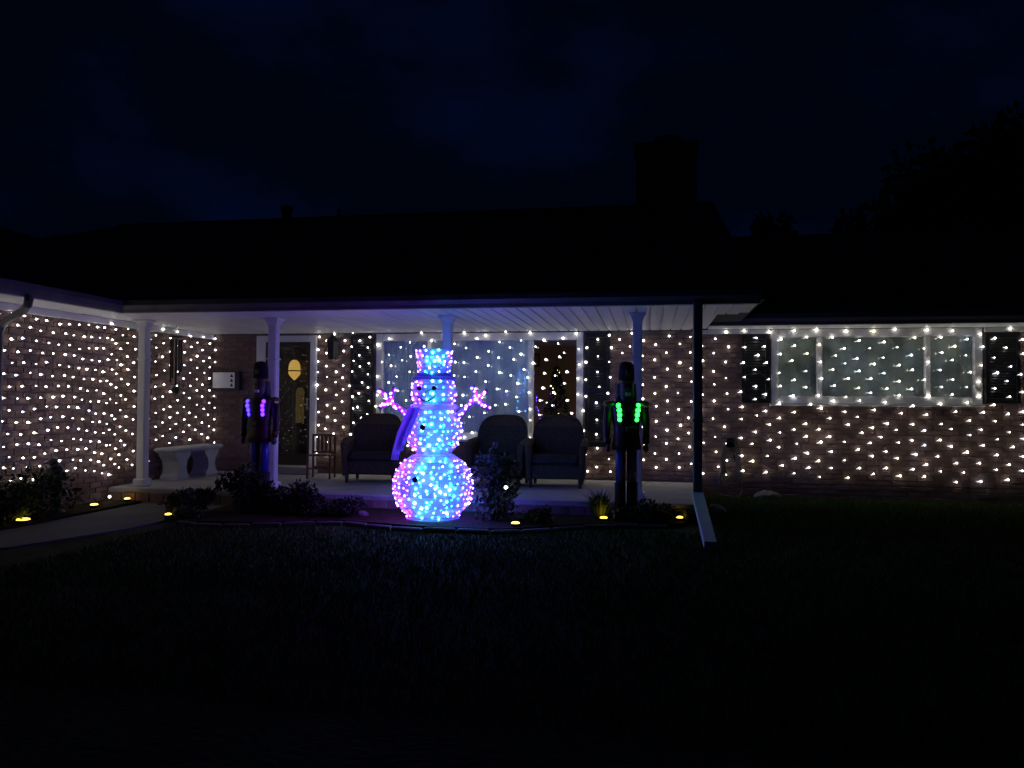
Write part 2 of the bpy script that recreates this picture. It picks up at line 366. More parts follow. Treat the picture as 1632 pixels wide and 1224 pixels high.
# shutters
def shutter(x0, x1, z0, z1):
    s = MB().bevbox((x0, -.045, z0), (x0+.05, -.016, z1), .004).bevbox((x1-.05, -.045, z0), (x1, -.016, z1), .004)
    zm = (z0+z1)/2
    for a, b in ((z0, z0+.07), (zm-.035, zm+.035), (z1-.07, z1)): s.bevbox((x0+.051, -.044, a), (x1-.051, -.017, b), .004)
    o = s.build('shutter', 'black', H)
    sl = MB()
    for a, b in ((z0+.08, zm-.04), (zm+.04, z1-.08)):
        z = a
        while z+.035 < b:
            sl.add([(x0+.051, -.040, z), (x1-.051, -.040, z), (x1-.051, -.022, z+.034), (x0+.051, -.022, z+.034), (x0+.051, -.034, z-.004), (x1-.051, -.034, z-.004), (x1-.051, -.017, z+.030), (x0+.051, -.017, z+.030)],
                   [(0, 1, 2, 3), (7, 6, 5, 4), (0, 4, 5, 1), (3, 2, 6, 7)]); z += .036
    tag(sl.build('louvers', 'black', o), kind='stuff')
shutter(-4.60, -4.215, .70, 2.375); shutter(-.945, -.575, .69, 2.37); shutter(1.285, 1.665, 1.35, 2.325); shutter(4.47, 4.90, 1.36, 2.32)
# door
dm = MB(); x0, x1, z0, z1 = DOOR
dm.bevbox((x0+.002, -.03, z0), (x0+.15, .12, z1), .006).bevbox((x1-.11, -.03, z0), (x1-.002, .12, z1), .006).bevbox((x0+.151, -.03, z1-.10), (x1-.111, .12, z1-.002), .006)
door = dm.build('door', 'white', H)
MB().bevbox((x0-.05, -.35, FL+.002), (x1+.05, -.032, FL+.12), .01).build('door_step', 'concrete', door)
sf = MB(); a, b = x0+.152, x1-.112
sf.bevbox((a, .0, z0+.12), (a+.055, .035, z1-.102), .004).bevbox((b-.055, .0, z0+.12), (b, .035, z1-.102), .004).bevbox((a+.056, .001, z1-.17), (b-.056, .034, z1-.103), .004).bevbox((a+.056, .001, z0+.12), (b-.056, .034, z0+.30), .004)
sf.build('storm_door_frame', 'doorwood', door)
MB().box((a+.05, .014, z0+.29), (b-.05, .018, z1-.16)).build('pane', 'stormglass', door)
MB().tube([(b-.03, -.005, 1.22), (b-.03, -.05, 1.22), (b-.03, -.05, 1.36), (b-.03, -.005, 1.36)], .009, 8).build('handle', 'chrome', door)
# hall behind the door, room behind the picture window
def inside(name, a, b, m):
    x0, y0, z0 = a; x1, y1, z1 = b
    vs = [(x, y, z) for z in (z0, z1) for y in (y0, y1) for x in (x0, x1)]
    return MB().add(vs, [(0, 2, 3, 1), (4, 5, 7, 6), (2, 6, 7, 3), (0, 4, 6, 2), (1, 3, 7, 5)]).build(name, m, H)
inside('hall', (-7.3, .2, .25), (-4.9, 1.15, 2.39), 'doorwood')
inside('living_room', (-4.7, .2, .25), (-.55, 3.3, 2.39), 'room')
MB().box((-7.3, .185, .0), (-6.21, .199, 2.39)).build('hall_partition', 'doorwood', H)
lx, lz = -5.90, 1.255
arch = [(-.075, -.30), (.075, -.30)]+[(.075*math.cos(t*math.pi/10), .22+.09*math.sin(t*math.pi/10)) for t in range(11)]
added_door_obj = MB().bevbox((-6.33, .98, .26), (-5.50, 1.03, 2.30), .01).build('added_door', 'doorwood', H)  # added door, only there to carry the glowing arch
MB().prism([(lx-.02+p, lz+q) for p, q in arch], 'y', .968, .978).build('reflection_glow', 'reflglow', added_door_obj)  # glowing arch stands in for the lantern's reflection, not a real glass pane
# hanging hall lantern
hl = empty('hall_lantern', (-5.945, .80, 2.385), label='glowing amber lantern hanging behind the front door glass', cat='lantern')
MB().tube([(0, 0, 0), (0, 0, -.36)], .006, 6).build('chain', 'metal', hl)
MB().lathe([(.035, -.36), (.075, -.40), (.096, -.46), (.100, -.55), (.098, -.60), (.055, -.655), (.01, -.70)], 14).build('shade', 'lantern', hl, True)
MB().lathe([(.102, -.535), (.104, -.54), (.104, -.55), (.102, -.555)], 14).build('band', 'gold', hl)
pic = empty('picture_frame', (-2.31, 3.27, 2.14), label='small orange-brown picture on the wall behind the right window pane', cat='picture')
MB().box((-.22, -.02, -.13), (.22, .02, .13)).build('frame', 'wood', pic); MB().box((-.19, -.026, -.10), (.19, -.021, .10)).build('print', 'picture', pic)

# ------------------------------------------------------------------ net lights
def bulb_mesh(mname, tail):
    m = MB(); r = .0195
    # icosahedron lamp
    ph = (1+5**.5)/2; V = [(-1, ph, 0), (1, ph, 0), (-1, -ph, 0), (1, -ph, 0), (0, -1, ph), (0, 1, ph), (0, -1, -ph), (0, 1, -ph), (ph, 0, -1), (ph, 0, 1), (-ph, 0, -1), (-ph, 0, 1)]
    k = r/math.sqrt(1+ph*ph)
    m.add([(a*k, b*k, c*k) for a, b, c in V], [(0, 11, 5), (0, 5, 1), (0, 1, 7), (0, 7, 10), (0, 10, 11), (1, 5, 9), (5, 11, 4), (11, 10, 2), (10, 7, 6), (7, 1, 8), (3, 9, 4), (3, 4, 2), (3, 2, 6), (3, 6, 8), (3, 8, 9), (4, 9, 5), (2, 4, 11), (6, 2, 10), (8, 6, 7), (9, 8, 1)])
    m.cur = 1  # dim glowing cone: imitated lens streak when long, socket stub when short
    n = 6; ln = tail
    vs = [(.008, .016*math.cos(2*math.pi*i/n), .016*math.sin(2*math.pi*i/n)) for i in range(n)]+[(ln, .003*math.cos(2*math.pi*i/n), .003*math.sin(2*math.pi*i/n)) for i in range(n)]
    m.add(vs, [(i, (i+1) % n, n+(i+1) % n, n+i) for i in range(n)]+[tuple(range(n, 2*n))])
    return m.mesh('bulb', [mname, 'streak_tail'])
BULBS = {(c, t): bulb_mesh(c, l) for c in ('bulb', 'bulbcool', 'bulbyel') for t, l in (('long', .066), ('short', .026))}
def net(name, pts, edges, plane, tail, taildir, label, cool=.12, size=1.0, cat='net lights', group='string light nets'):
    """pts: (u, z) on a wall plane; plane(u, z, d) -> world"""
    base = empty(name, plane(pts[0][0], 2.4, .05), label=label, cat=cat, group=group)
    B = Vector(base.location); m = MB()
    P = [Vector(plane(u, z, .050+random.uniform(-.012, .014))) for u, z in pts]
    for i, p in enumerate(P):
        q = random.random(); c = 'bulbcool' if q < cool else ('bulbyel' if q > .94 else 'bulb')
        o = link('bulb', BULBS[c, tail], base, p-B)
        d = Vector(taildir)+Vector((random.uniform(-.25, .25), random.uniform(-.25, .25), random.uniform(-.3, .3)))
        o.rotation_euler = d.to_track_quat('X', 'Z').to_euler(); s = random.choice([.52, .64, .70, .74, .78, .90])*random.uniform(.92, 1.06)*size; o.scale = (s, s, s)
    for i, j in edges: m.tube([P[i]-B, P[j]-B], .0013, 3, False)
    m.build('wire', 'wire', base)
    return base
def lattice(u0, u1, z0, z1, du, dz, jit=.02, warp=None, skip=None):
    pts = []; idx = {}; edges = []; r = 0; z = z1
    while z > z0:
        k = 0; u = u0+(du/2 if r % 2 else 0)
        while u < u1:
            uu, zz = (warp(u, z) if warp else (u, z)); uu += random.gauss(0, jit*.75); zz += random.gauss(0, jit*.75)+.022*math.sin(uu*4.1+z*2.3)
            if not (skip and skip(uu, zz)): idx[r, k] = len(pts); pts.append((uu, zz))
            k += 1; u += du
        r += 1; z -= dz
    for (r, k), i in idx.items():
        for kk in ((k-1, k) if r % 2 == 0 else (k, k+1)):
            j = idx.get((r+1, kk))
            if j is not None: edges.append((i, j))
    return pts, edges
front = lambda u, z, d: (u, -d-.012, z)
wing = lambda u, z, d: (WX+d+.012, u, z)
def warpA(u, z):       # near net: sags and bunches toward its right end
    t = max(0, (u+3.35)/.9); zz = z-.13*t**1.6*(.35+.65*(2.4-z)/2)-(.05*math.sin((u+5.2)*1.1)); uu = u-.10*t*t
    return uu, zz
pa, ea = lattice(-5.1, -2.42, .50, 2.30, .172, .128, .014, warpA, lambda u, z: z < .17 or z > 2.37)
net('net_light', pa, ea, wing, 'long', (0, 1, 0), 'lit warm white light net on the wing wall, left of the white corner post', .2, .76)
def warpB(u, z):
    t = max(0, (-1.75-u)/.9); return u+.22*t*t, z+.05*math.sin(u*2.3)-.05*t
pb, eb = lattice(-2.72, -.02, .42, 2.36, .335, .096, .014, warpB, lambda u, z: z > 2.37 or (-1.66 < u < -.15 and z < .68 and u > -1.6))
net('net_light', pb, eb, wing, 'long', (0, 1, 0), 'lit warm white light net above the white bench on the wing wall', .08, .80)
pcn, ec = lattice(-5.12, -4.20, .38, 2.36, .275, .099, .02, lambda u, z: (u, z+.04*math.sin(u*5)))
net('net_light', pcn, ec, front, 'short', (0, 0, 1), 'lit light net between the front door and the picture window', .05)
pd, ed = lattice(-4.16, -.98, .62, 2.38, .345, .112, .03, lambda u, z: (u+.03*math.sin(z*4), z-.14*((u+4.2) % .69)+.03+.025*math.sin(u*3)), lambda u, z: z > 2.40 or z < .3)
net('net_light', pd, ed, front, 'short', (0, 0, 1), 'lit light net hanging across the picture window behind the snowman', .12)
pe, ee = lattice(-.93, 1.24, .34, 2.38, .335, .112, .022, lambda u, z: (u, z+.03*math.sin(u*3+1)), lambda u, z: z > 2.38)
net('net_light', pe, ee, front, 'short', (0, 0, 1), 'lit light net on brick behind the green-lit nutcracker and dark downspout', .05)
pg, eg = lattice(1.30, 5.6, .34, 2.40, .345, .112, .026, lambda u, z: (u, z-.035*math.sin((u-1.3)*1.2)-.05*max(0, u-3.0)), lambda u, z: z > 2.41)
net('net_light', pg, eg, front, 'long', (-1, 0, -.15), 'lit light net over the wide right-hand window and the brick below it', .15)

# ------------------------------------------------------------------ porch furniture
def wicker_chair():
    c = empty('wicker_armchair', (0, 0, 0))
    w = .36
    def shell(y0, lean, th):
        outl = []
        for i in range(25):
            t = math.pi*i/24; outl.append((-(w)*math.copysign(abs(math.cos(t))**.55, math.cos(t)), .58+.38*math.sin(t)**.75))
        poly = [(-w, .30)]+outl+[(w, .30)]
        vs = []; fs = []
        for dy in (0, th):
            for px, pz in poly:
                bow = .16*(px/w)**2
                vs.append((px, y0+dy-bow+(pz-.3)*lean, pz))
        n = len(poly)
        for i in range(n): j = (i+1) % n; fs.append((i, j, n+j, n+i))
        fs.append(tuple(range(n-1, -1, -1))); fs.append(tuple(range(n, 2*n)))
        return MB().add(vs, fs)
    shell(.22, .12, .05).build('backrest', 'wicker', c)
    for s in (-1, 1):
        m = MB(); pts = [(s*w, .18, .60), (s*(w+.015), 0, .585), (s*(w+.02), -.2, .57), (s*(w+.01), -.32, .53), (s*w, -.35, .42), (s*(w-.01), -.34, .10)]
        m.tube(pts, [.05, .055, .06, .055, .045, .04], 8); m.build('arm', 'wicker', c)
        MB().bevbox((s*w-.025, -.30, .12), (s*w+.025, .2, .56), .01).build('side_panel', 'wicker', c)
        MB().tube([(s*(w-.03), -.33, 0), (s*(w-.03), -.33, .14)], [.022, .03], 8).build('leg', 'wicker', c)
        MB().tube([(s*(w-.03), .22, 0), (s*(w-.03), .22, .14)], [.022, .03], 8).build('leg', 'wicker', c)
    MB().bevbox((-w+.03, -.335, .12), (w-.03, .2, .30), .015).build('seat_frame', 'wicker', c)
    MB().bevbox((-w+.035, -.36, .302), (w-.035, .17, .43), .04).build('seat_cushion', 'cushion', c)
    return c
ch0 = wicker_chair()
for i, (x, y, rz, lab) in enumerate(((-3.87, -.85, R(6), 'dark wicker porch armchair left of the snowman, below the left shutter'), (-2.05, -.85, R(-3), 'dark wicker porch armchair just right of the snowman, behind the tall shrub'), (-1.25, -.85, R(2), 'rightmost dark wicker porch armchair, beside the right window shutter'))):
    o = ch0 if i == 0 else copy_tree(ch0); o.location = (x, y, FL); o.rotation_euler = (0, 0, rz)
    tag(o, lab, 'armchair', 'wicker armchairs on the porch')
# small slatted wooden chair
wc = empty('wooden_chair', (-4.76, -.72, FL), R(8), label='small reddish slatted wooden chair beside the front door', cat='chair')
for s in (-1, 1):
    MB().bevbox((s*.165-.014, .12, 0), (s*.165+.014, .15, .645), .004).build('leg', 'wood', wc); MB().bevbox((s*.165-.014, -.16, 0), (s*.165+.014, -.13, .33), .004).build('leg', 'wood', wc)
for z in (.615, .36): MB().bevbox((-.15, .123, z), (.15, .147, z+.03), .004).build('back_rail', 'wood', wc)
for i in range(4): MB().bevbox((-.105+i*.06, .128, .391), (-.075+i*.06, .142, .614), .003).build('back_slat', 'wood', wc)
for i in range(5): MB().bevbox((-.18, -.165+i*.063, .331), (.18, -.11+i*.063, .349), .003).build('seat_slat', 'wood', wc)
for y in (-.145, .135): MB().bevbox((-.15, y-.008, .14), (.15, y+.008, .165), .003).build('stretcher', 'wood', wc)
# white cast stone bench along the wing wall
be = empty('garden_bench', (-6.72, -.98, FL), 0, label='white cast stone bench with two scrolled legs against the wing wall', cat='bench')
MB().bevbox((-.18, -.62, .40), (.18, .62, .455), .02).bevbox((-.155, -.59, .385), (.155, .59, .399), .008).build('seat', 'cast', be)
for s in (-1, 1):
    prof = [(-.13, 0), (.13, 0), (.13, .04), (.085, .09), (.07, .17), (.085, .26), (.15, .34), (.15, .384), (-.15, .384), (-.15, .34), (-.085, .26), (-.07, .17), (-.085, .09), (-.13, .04)]
    yy = [p*1.35 for p, _ in prof]
    MB().prism([(s*.37+a*1.2, q) for a, q in prof], 'x', -.13, .13).build('leg', 'cast', be)
# wall mailbox
mbx = empty('mailbox', (-6.68, -.013, 1.655), label='black wall mailbox with a pale front panel on bare brick', cat='mailbox')
MB().bevbox((-.235, -.10, -.155), (.235, -.002, .150), .012).build('box', 'black', mbx)
MB().bevbox((-.215, -.112, -.125), (.165, -.1015, .125), .004).build('front_panel', 'paleplate', mbx)
for k in range(3):
    z = .075-k*.075
    MB().prism([(.085, z-.025), (.145, z-.025), (.115, z+.028)], 'y', -.116, -.1125).build('mark', 'black', mbx)
# unlit wall lantern
wl = empty('wall_lantern', (-4.855, -.013, 2.17), label='unlit black wall lantern between the door and the left shutter', cat='lantern')
MB().bevbox((-.05, -.03, -.12), (.05, -.002, .12), .006).build('backplate', 'black', wl)
MB().lathe([(.065, -.19), (.085, -.17), (.095, .08)], 6, (0, -.13, 0)).build('lamp_body', 'black', wl)
MB().lathe([(.115, .082), (.10, .11), (.03, .18), (.012, .21)], 6, (0, -.13, 0)).build('lamp_cap', 'black', wl)
MB().tube([(0, -.03, .05), (0, -.08, .13), (0, -.13, .14)], .01, 6).build('bracket', 'black', wl)
# wind chime
wcm = empty('wind_chime', (-6.66, -1.45, 2.40), label='dark wind chime hanging from the porch ceiling above the bench', cat='wind chime')
MB().tube([(0, 0, 0), (0, 0, -.15)], .004, 5).build('cord', 'black', wcm)
MB().lathe([(.01, -.14), (.09, -.155), (.09, -.175), (.01, -.18)], 14).build('top_disc', 'black', wcm)
for k in range(5):
    a = 2*math.pi*k/5+.3
    MB().tube([(.072*math.cos(a), .072*math.sin(a), -.20), (.072*math.cos(a), .072*math.sin(a), -.66-.05*k)], .014, 8).build('chime_tube', 'metal', wcm)
MB().tube([(0, 0, -.18), (0, 0, -.86)], .003, 4).build('clapper_cord', 'black', wcm); MB().ell((0, 0, -.92), (.055, .055, .06), 12, 8).build('wind_catcher', 'black', wcm, True)

# ------------------------------------------------------------------ snowman
film = bpy.data.materials.new('iridescent_film'); film.use_nodes = True; t = film.node_tree; t.nodes.clear()
fo = t.nodes.new('ShaderNodeOutputMaterial'); at = t.nodes.new('ShaderNodeVertexColor'); at.layer_name = 'film'
trl = t.nodes.new('ShaderNodeBsdfTranslucent'); gl = t.nodes.new('ShaderNodeBsdfGlossy'); gl.inputs['Roughness'].default_value = .28
dif = t.nodes.new('ShaderNodeBsdfDiffuse'); tp = t.nodes.new('ShaderNodeBsdfTransparent')
for n in (trl, gl, dif): t.links.new(at.outputs[0], n.inputs['Color'])
a1 = t.nodes.new('ShaderNodeMixShader'); a1.inputs[0].default_value = .5; a2 = t.nodes.new('ShaderNodeMixShader'); a2.inputs[0].default_value = .22; a3 = t.nodes.new('ShaderNodeMixShader'); a3.inputs[0].default_value = .10
t.links.new(trl.outputs[0], a1.inputs[1]); t.links.new(dif.outputs[0], a1.inputs[2]); t.links.new(a1.outputs[0], a2.inputs[1]); t.links.new(gl.outputs[0], a2.inputs[2])
t.links.new(a2.outputs[0], a3.inputs[1]); t.links.new(tp.outputs[0], a3.inputs[2]); t.links.new(a3.outputs[0], fo.inputs[0])
M['film'] = film
sm_ = M['scarf']; t = sm_.node_tree; pb = t.nodes['Principled BSDF']; tl = t.nodes.new('ShaderNodeBsdfTranslucent'); tl.inputs[0].default_value = (.75, .62, 1, 1)
mxs = t.nodes.new('ShaderNodeMixShader'); mxs.inputs[0].default_value = .65; t.links.new(pb.outputs[0], mxs.inputs[1]); t.links.new(tl.outputs[0], mxs.inputs[2]); t.links.new(mxs.outputs[0], t.nodes['Material Output'].inputs[0])
SN = empty('snowman', (-2.374, -3.10, .055), R(9), label='tall light-up snowman figure with top hat and blue scarf, glowing blue and violet', cat='snowman')
def hue(az, h):
    """film and lamp colour by azimuth (0 = facing the street, negative = left) and height"""
    s = math.sin(az)*(1 if math.cos(az) > 0 else .9)
    if s < -.52: c = random.choice([(.20, .025, 1), (.32, .03, .95), (.12, .03, 1), (.40, .04, .75)])
    elif s < .45: c = random.choice([(.012, .28, 1), (.02, .46, .95), (.008, .12, 1), (.03, .60, .65), (.12, .24, 1), (.015, .38, 1)])
    elif s < .72: c = random.choice([(.008, .45, .70), (.01, .28, .95), (.02, .10, 1)])
    else: c = random.choice([(.10, .03, 1), (.04, .04, 1), (.20, .03, 1)])
    return c
led_me = MB().ell((0, 0, 0), (.0105, .0105, .0105), 6, 4).mesh('bulb', 'led')
nleds = [0]; rear = MB()
def put_led(parent, p, az, h, white=.22):
    c = hue(az, h)
    if random.random() < white: c = tuple(min(1, .12+.88*v) for v in c)
    o = link('bulb', led_me, parent, p); o.color = (*c, 1); s = random.uniform(.55, 1.25); o.scale = (s, s, s); nleds[0] += 1
def section(name, prof, rows, per, n=20, sy=.92, mname='film'):
    m = MB(); m.lathe(prof, n, sy=sy, a0=math.pi/n); me = m.mesh(name, mname)
    if mname == 'film':
        ca = me.color_attributes.new('film', 'FLOAT_COLOR', 'CORNER')
        for p in me.polygons:
            az = math.atan2(p.center.x, -p.center.y); c = hue(az, p.center.z)
            if p.center.z < .25 and random.random() < .2: c = (.8, .12, .75) if p.center.x < -.1 else c
            k = random.uniform(.55, .95)
            for li in p.loop_indices: ca.data[li].color = (min(1, .45+1.2*c[0])*k, min(1, .45+1.5*c[1])*k, k*.9, 1)
    o = link(name, me, SN); rear_pts = {}
    def rad(z):
        for (r0, z0), (r1, z1) in zip(prof[:-1], prof[1:]):
            if z0 <= z <= z1 and z1 > z0: return r0+(r1-r0)*(z-z0)/(z1-z0)
        return prof[-1][0]
    for i, z in enumerate(rows):
        r = rad(z)*.992-.001; nn = max(6, int(2*math.pi*r/per))
        for k in range(nn):
            az = 2*math.pi*(k+(.5 if i % 2 else 0)+random.uniform(-.33, .33))/nn; az = (az+math.pi) % (2*math.pi)-math.pi
            p = (r*math.sin(az), -r*sy*math.cos(az), z+random.uniform(-.02, .02))
            if abs(az) < math.pi*.56: put_led(o, p, az, z)
            elif (k+i) % 2 == 0: rear_pts.setdefault(hue(az, z), []).append(p)
    for c, ps in rear_pts.items():
        rm = MB()
        for p in ps: rm.ell(p, (.0105, .0105, .0105), 6, 4)
        ro = tag(rm.build('rear_bulbs', 'led', o), kind='stuff'); ro.color = (*c, 1)
    rg = MB()
    for (r, z) in prof[1:-1]:
        rg.tube([((r+.003)*math.cos(2*math.pi*k/24), (r+.003)*sy*math.sin(2*math.pi*k/24), z) for k in range(25)], .003, 4, False)
    rg.build('hoop', 'ring', o)
    return o
lb = section('lower_ball', [(.20, 0), (.29, .03), (.395, .14), (.445, .27), (.450, .39), (.415, .52), (.33, .63), (.24, .69), (.185, .71)], [.04, .10, .165, .225, .285, .345, .405, .465, .525, .585, .635], .088)
to = section('torso', [(.185, .712), (.265, .80), (.320, .92), (.322, .99), (.285, 1.11), (.235, 1.20)], [.775, .83, .89, .96, 1.03, 1.10, 1.165], .085)
hd = section('head', [(.17, 1.235), (.225, 1.275), (.248, 1.35), (.250, 1.42), (.235, 1.48), (.20, 1.532)], [1.26, 1.315, 1.38, 1.45, 1.51], .10)
ht = section('hat', [(.178, 1.575), (.180, 1.66), (.192, 1.79), (.205, 1.865), (.03, 1.867)], [1.625, 1.68, 1.735, 1.79, 1.845], .082)
MB().lathe([(.235, 1.535), (.24, 1.54), (.24, 1.552), (.185, 1.573)], 20, sy=.95).build('hat_brim', 'scarf', ht)
MB().lathe([(.184, 1.574), (.188, 1.578), (.188, 1.598), (.184, 1.602)], 20, sy=.95).build('hat_band', 'scarf', ht)
MB().lathe([(.19, 1.195), (.262, 1.20), (.275, 1.22), (.27, 1.245), (.24, 1.262), (.19, 1.265)], 20, sy=.95).build('scarf', 'scarf', SN, True)
m = MB(); 
for dx, ln, yo in ((0, .50, 0), (.055, .40, .02)):
    pts = [(-.215+dx, -.20-yo, 1.22), (-.255+dx, -.265-yo, 1.10), (-.315+dx, -.30-yo, .95), (-.37+dx, -.315-yo, 1.22-ln)]
    for a, b in zip(pts[:-1], pts[1:]):
        m.add([(a[0]-.045, a[1]+.02, a[2]), (a[0]+.045, a[1]-.02, a[2]), (b[0]+.045, b[1]-.02, b[2]), (b[0]-.045, b[1]+.02, b[2]), (a[0]-.045, a[1]+.035, a[2]), (a[0]+.045, a[1]-.005, a[2]), (b[0]+.045, b[1]-.005, b[2]), (b[0]-.045, b[1]+.035, b[2])],
              [(0, 3, 2, 1), (4, 5, 6, 7), (0, 4, 7, 3), (1, 2, 6, 5), (3, 7, 6, 2)])
    for k in range(5): e = pts[-1]; m.tube([(e[0]-.036+k*.018, e[1]+.012-k*.006, e[2]), (e[0]-.045+k*.018, e[1]+.01-k*.006, e[2]-.06)], .006, 4)
m.build('scarf_tail', 'scarf', SN)
for nm, px, pz, r in (('eye', -.135, 1.435, .028), ('eye', .03, 1.435, .028)):
    MB().ell((px, -.235, pz), (r, .018, r), 10, 6).build(nm, 'black', SN, True)
MB().tube([(-.15+.19*k/10, -.238-.008*math.sin(math.pi*k/10), 1.345-.05*math.sin(math.pi*k/10)) for k in range(11)], .008, 6).build('mouth', 'black', SN)
MB().tube([(-.055, -.23, 1.40), (-.05, -.30, 1.395)], [.02, .006], 8).build('nose', 'gold', SN)
for px, py, pz in ((-.08, -.315, 1.01), (-.14, -.425, .46)): MB().ell((px, py, pz), (.032, .016, .032), 10, 6).build('button', 'black', SN, True)
def arm(side, pts, fingers):
    m = MB().tube(pts, [.034, .030, .028], 8); o = m.build('arm', 'armfilm', SN, True)
    chains = [pts]+fingers
    for fpts in fingers: MB().tube(fpts, [.027, .026, .022], 8).build('finger', 'armfilm', o, True)
    for cpts in chains:
        for a, b in zip(cpts[:-1], cpts[1:]):
            a, b = Vector(a), Vector(b); n = max(2, int((b-a).length/.030))
            for k in range(n):
                p = a.lerp(b, (k+.5)/n)+Vector((random.uniform(-.024, .024), random.uniform(-.036, -.026), random.uniform(-.024, .024)))
                w = link('bulb', led_me, o, p); w.color = (*random.choice([(.26, .03, 1), (.14, .02, 1), (.45, .05, .8), (.10, .03, 1), (.35, .12, 1)]), 1); s = random.uniform(.8, 1.2); w.scale = (s, s, s)
sh = -.06
arm(-1, [(-.27, -.05, 1.13), (-.40, -.09, 1.235), (-.475, -.10, 1.285)], [[(-.475, -.10, 1.285), (-.54, -.10, 1.25), (-.60, -.11, 1.205)], [(-.475, -.10, 1.285), (-.545, -.10, 1.37), (-.60, -.11, 1.43)], [(-.455, -.10, 1.28), (-.45, -.11, 1.37), (-.42, -.11, 1.45)]])
arm(1, [(.27, -.05, 1.13), (.40, -.09, 1.25), (.46, -.10, 1.30)], [[(.46, -.10, 1.30), (.55, -.10, 1.275), (.63, -.11, 1.215)], [(.46, -.10, 1.30), (.47, -.10, 1.40), (.44, -.11, 1.47)], [(.46, -.10, 1.30), (.54, -.10, 1.37), (.60, -.11, 1.42)]])
MB().lathe([(.24, -.02), (.30, -.02), (.30, .0), (.2, .002)], 16).build('base_ring', 'ring', SN)

# ------------------------------------------------------------------ nutcrackers
def nutcracker(loc, rz, led, label):
    n = empty('nutcracker', loc, rz, label=label, cat='nutcracker', group='nutcracker soldiers on the porch edge')
    n.scale = (.86, .86, 1)
    MB().bevbox((-.20, -.18, 0), (.20, .18, .10), .012).build('base', 'nutblack', n)
    for s in (-1, 1):
        MB().lathe([(.074, .0), (.074, .30), (.078, .33)], 12, (s*.08, 0, .10)).bevbox((s*.08-.07, -.17, .101), (s*.08+.07, .0, .17), .02).build('boot', 'nutblack', n)
        MB().lathe([(.064, .0), (.070, .25), (.074, .42)], 14, (s*.076, 0, .432)).build('leg', 'nutblue', n, True)
        MB().bevbox((s*.076-.006, -.078, .45), (s*.076+.006, -.068, .80), .002).build('trouser_stripe', 'gold', n)
    tor = MB().lathe([(.20, .80), (.185, .90), (.165, 1.02), (.19, 1.12), (.215, 1.28), (.18, 1.335), (.08, 1.36)], 18, sy=.72).build('jacket', 'nutred', n, True)
    MB().lathe([(.171, 1.00), (.176, 1.005), (.176, 1.055), (.171, 1.06)], 18, sy=.74).build('belt', 'nutblack', tor)
    MB().bevbox((-.03, -.142, 1.005), (.03, -.131, 1.055), .004).build('buckle', 'gold', tor)
    for s in (-1, 1):
        am = MB().tube([(s*.235, 0, 1.27), (s*.262, .0, 1.10), (s*.262, -.01, .95), (s*.255, -.03, .86)], [.058, .052, .046, .042], 12).build('arm', 'nutred', n, True)
        MB().ell((s*.252, -.04, .815), (.038, .045, .05), 10, 8).build('hand', 'skin', am, True)
        MB().lathe([(.085, 0), (.09, .02), (.06, .05), (.01, .06)], 14, (s*.225, 0, 1.295)).build('epaulette', 'gold', am)
        MB().lathe([(.050, 0), (.052, .04)], 12, (s*.258, -.015, .89)).build('cuff', 'gold', am)
        for k in range(4):
            z = 1.295-k*.052; x = s*(.130-.007*k); y = -.72*math.sqrt(max(.0, (.215-.02*abs(k-1))**2-x*x))-.012
            MB().ell((x, y, z), (.031, .018, .026), 10, 6).build('led_button', (led if not isinstance(led, tuple) else led[0 if s < 0 else 1]), tor, True)
    hd = MB().lathe([(.06, 1.345), (.09, 1.38), (.098, 1.45), (.096, 1.53), (.09, 1.56)], 16).build('head', 'skin', n, True)
    MB().ell((0, -.102, 1.475), (.018, .028, .025), 8, 6).build('nose', 'skin', hd, True)
    for s in (-1, 1): MB().ell((s*.040, -.088, 1.505), (.014, .010, .017), 8, 6).build('eye', 'nutblack', hd, True)
    MB().bevbox((-.035, -.118, 1.405), (.035, -.085, 1.44), .004).build('jaw', 'paleplate', hd)
    MB().lathe([(.03, 1.29), (.07, 1.33), (.085, 1.40)], 12, (0, -.055, 0), sy=.6).build('beard', 'hair', hd, True)
    hr = MB()
    for s in (-1, 1): hr.lathe([(.055, 1.34), (.06, 1.42), (.045, 1.54)], 10, (s*.085, .03, 0))
    hr.build('hair', 'hair', hd, True)
    ht = MB().lathe([(.098, 1.56), (.104, 1.60), (.104, 1.69), (.095, 1.75), (.07, 1.78), (.03, 1.79)], 16).build('hat', 'nutfur', n, True)
    MB().lathe([(.100, 1.545), (.106, 1.55), (.106, 1.572), (.100, 1.578)], 16).build('hat_band', 'gold', ht)
    MB().bevbox((-.03, -.113, 1.63), (.03, -.098, 1.69), .006).build('hat_badge', 'gold', ht)
    return n
nutcracker((-4.72, -2.62, .035), R(-6), ('vled', 'pled'), 'life-size nutcracker soldier with violet glowing buttons, near the front door')
nutcracker((-.26, -2.62, .02), R(14), 'gled', 'life-size nutcracker soldier with green glowing buttons, right of the armchairs')

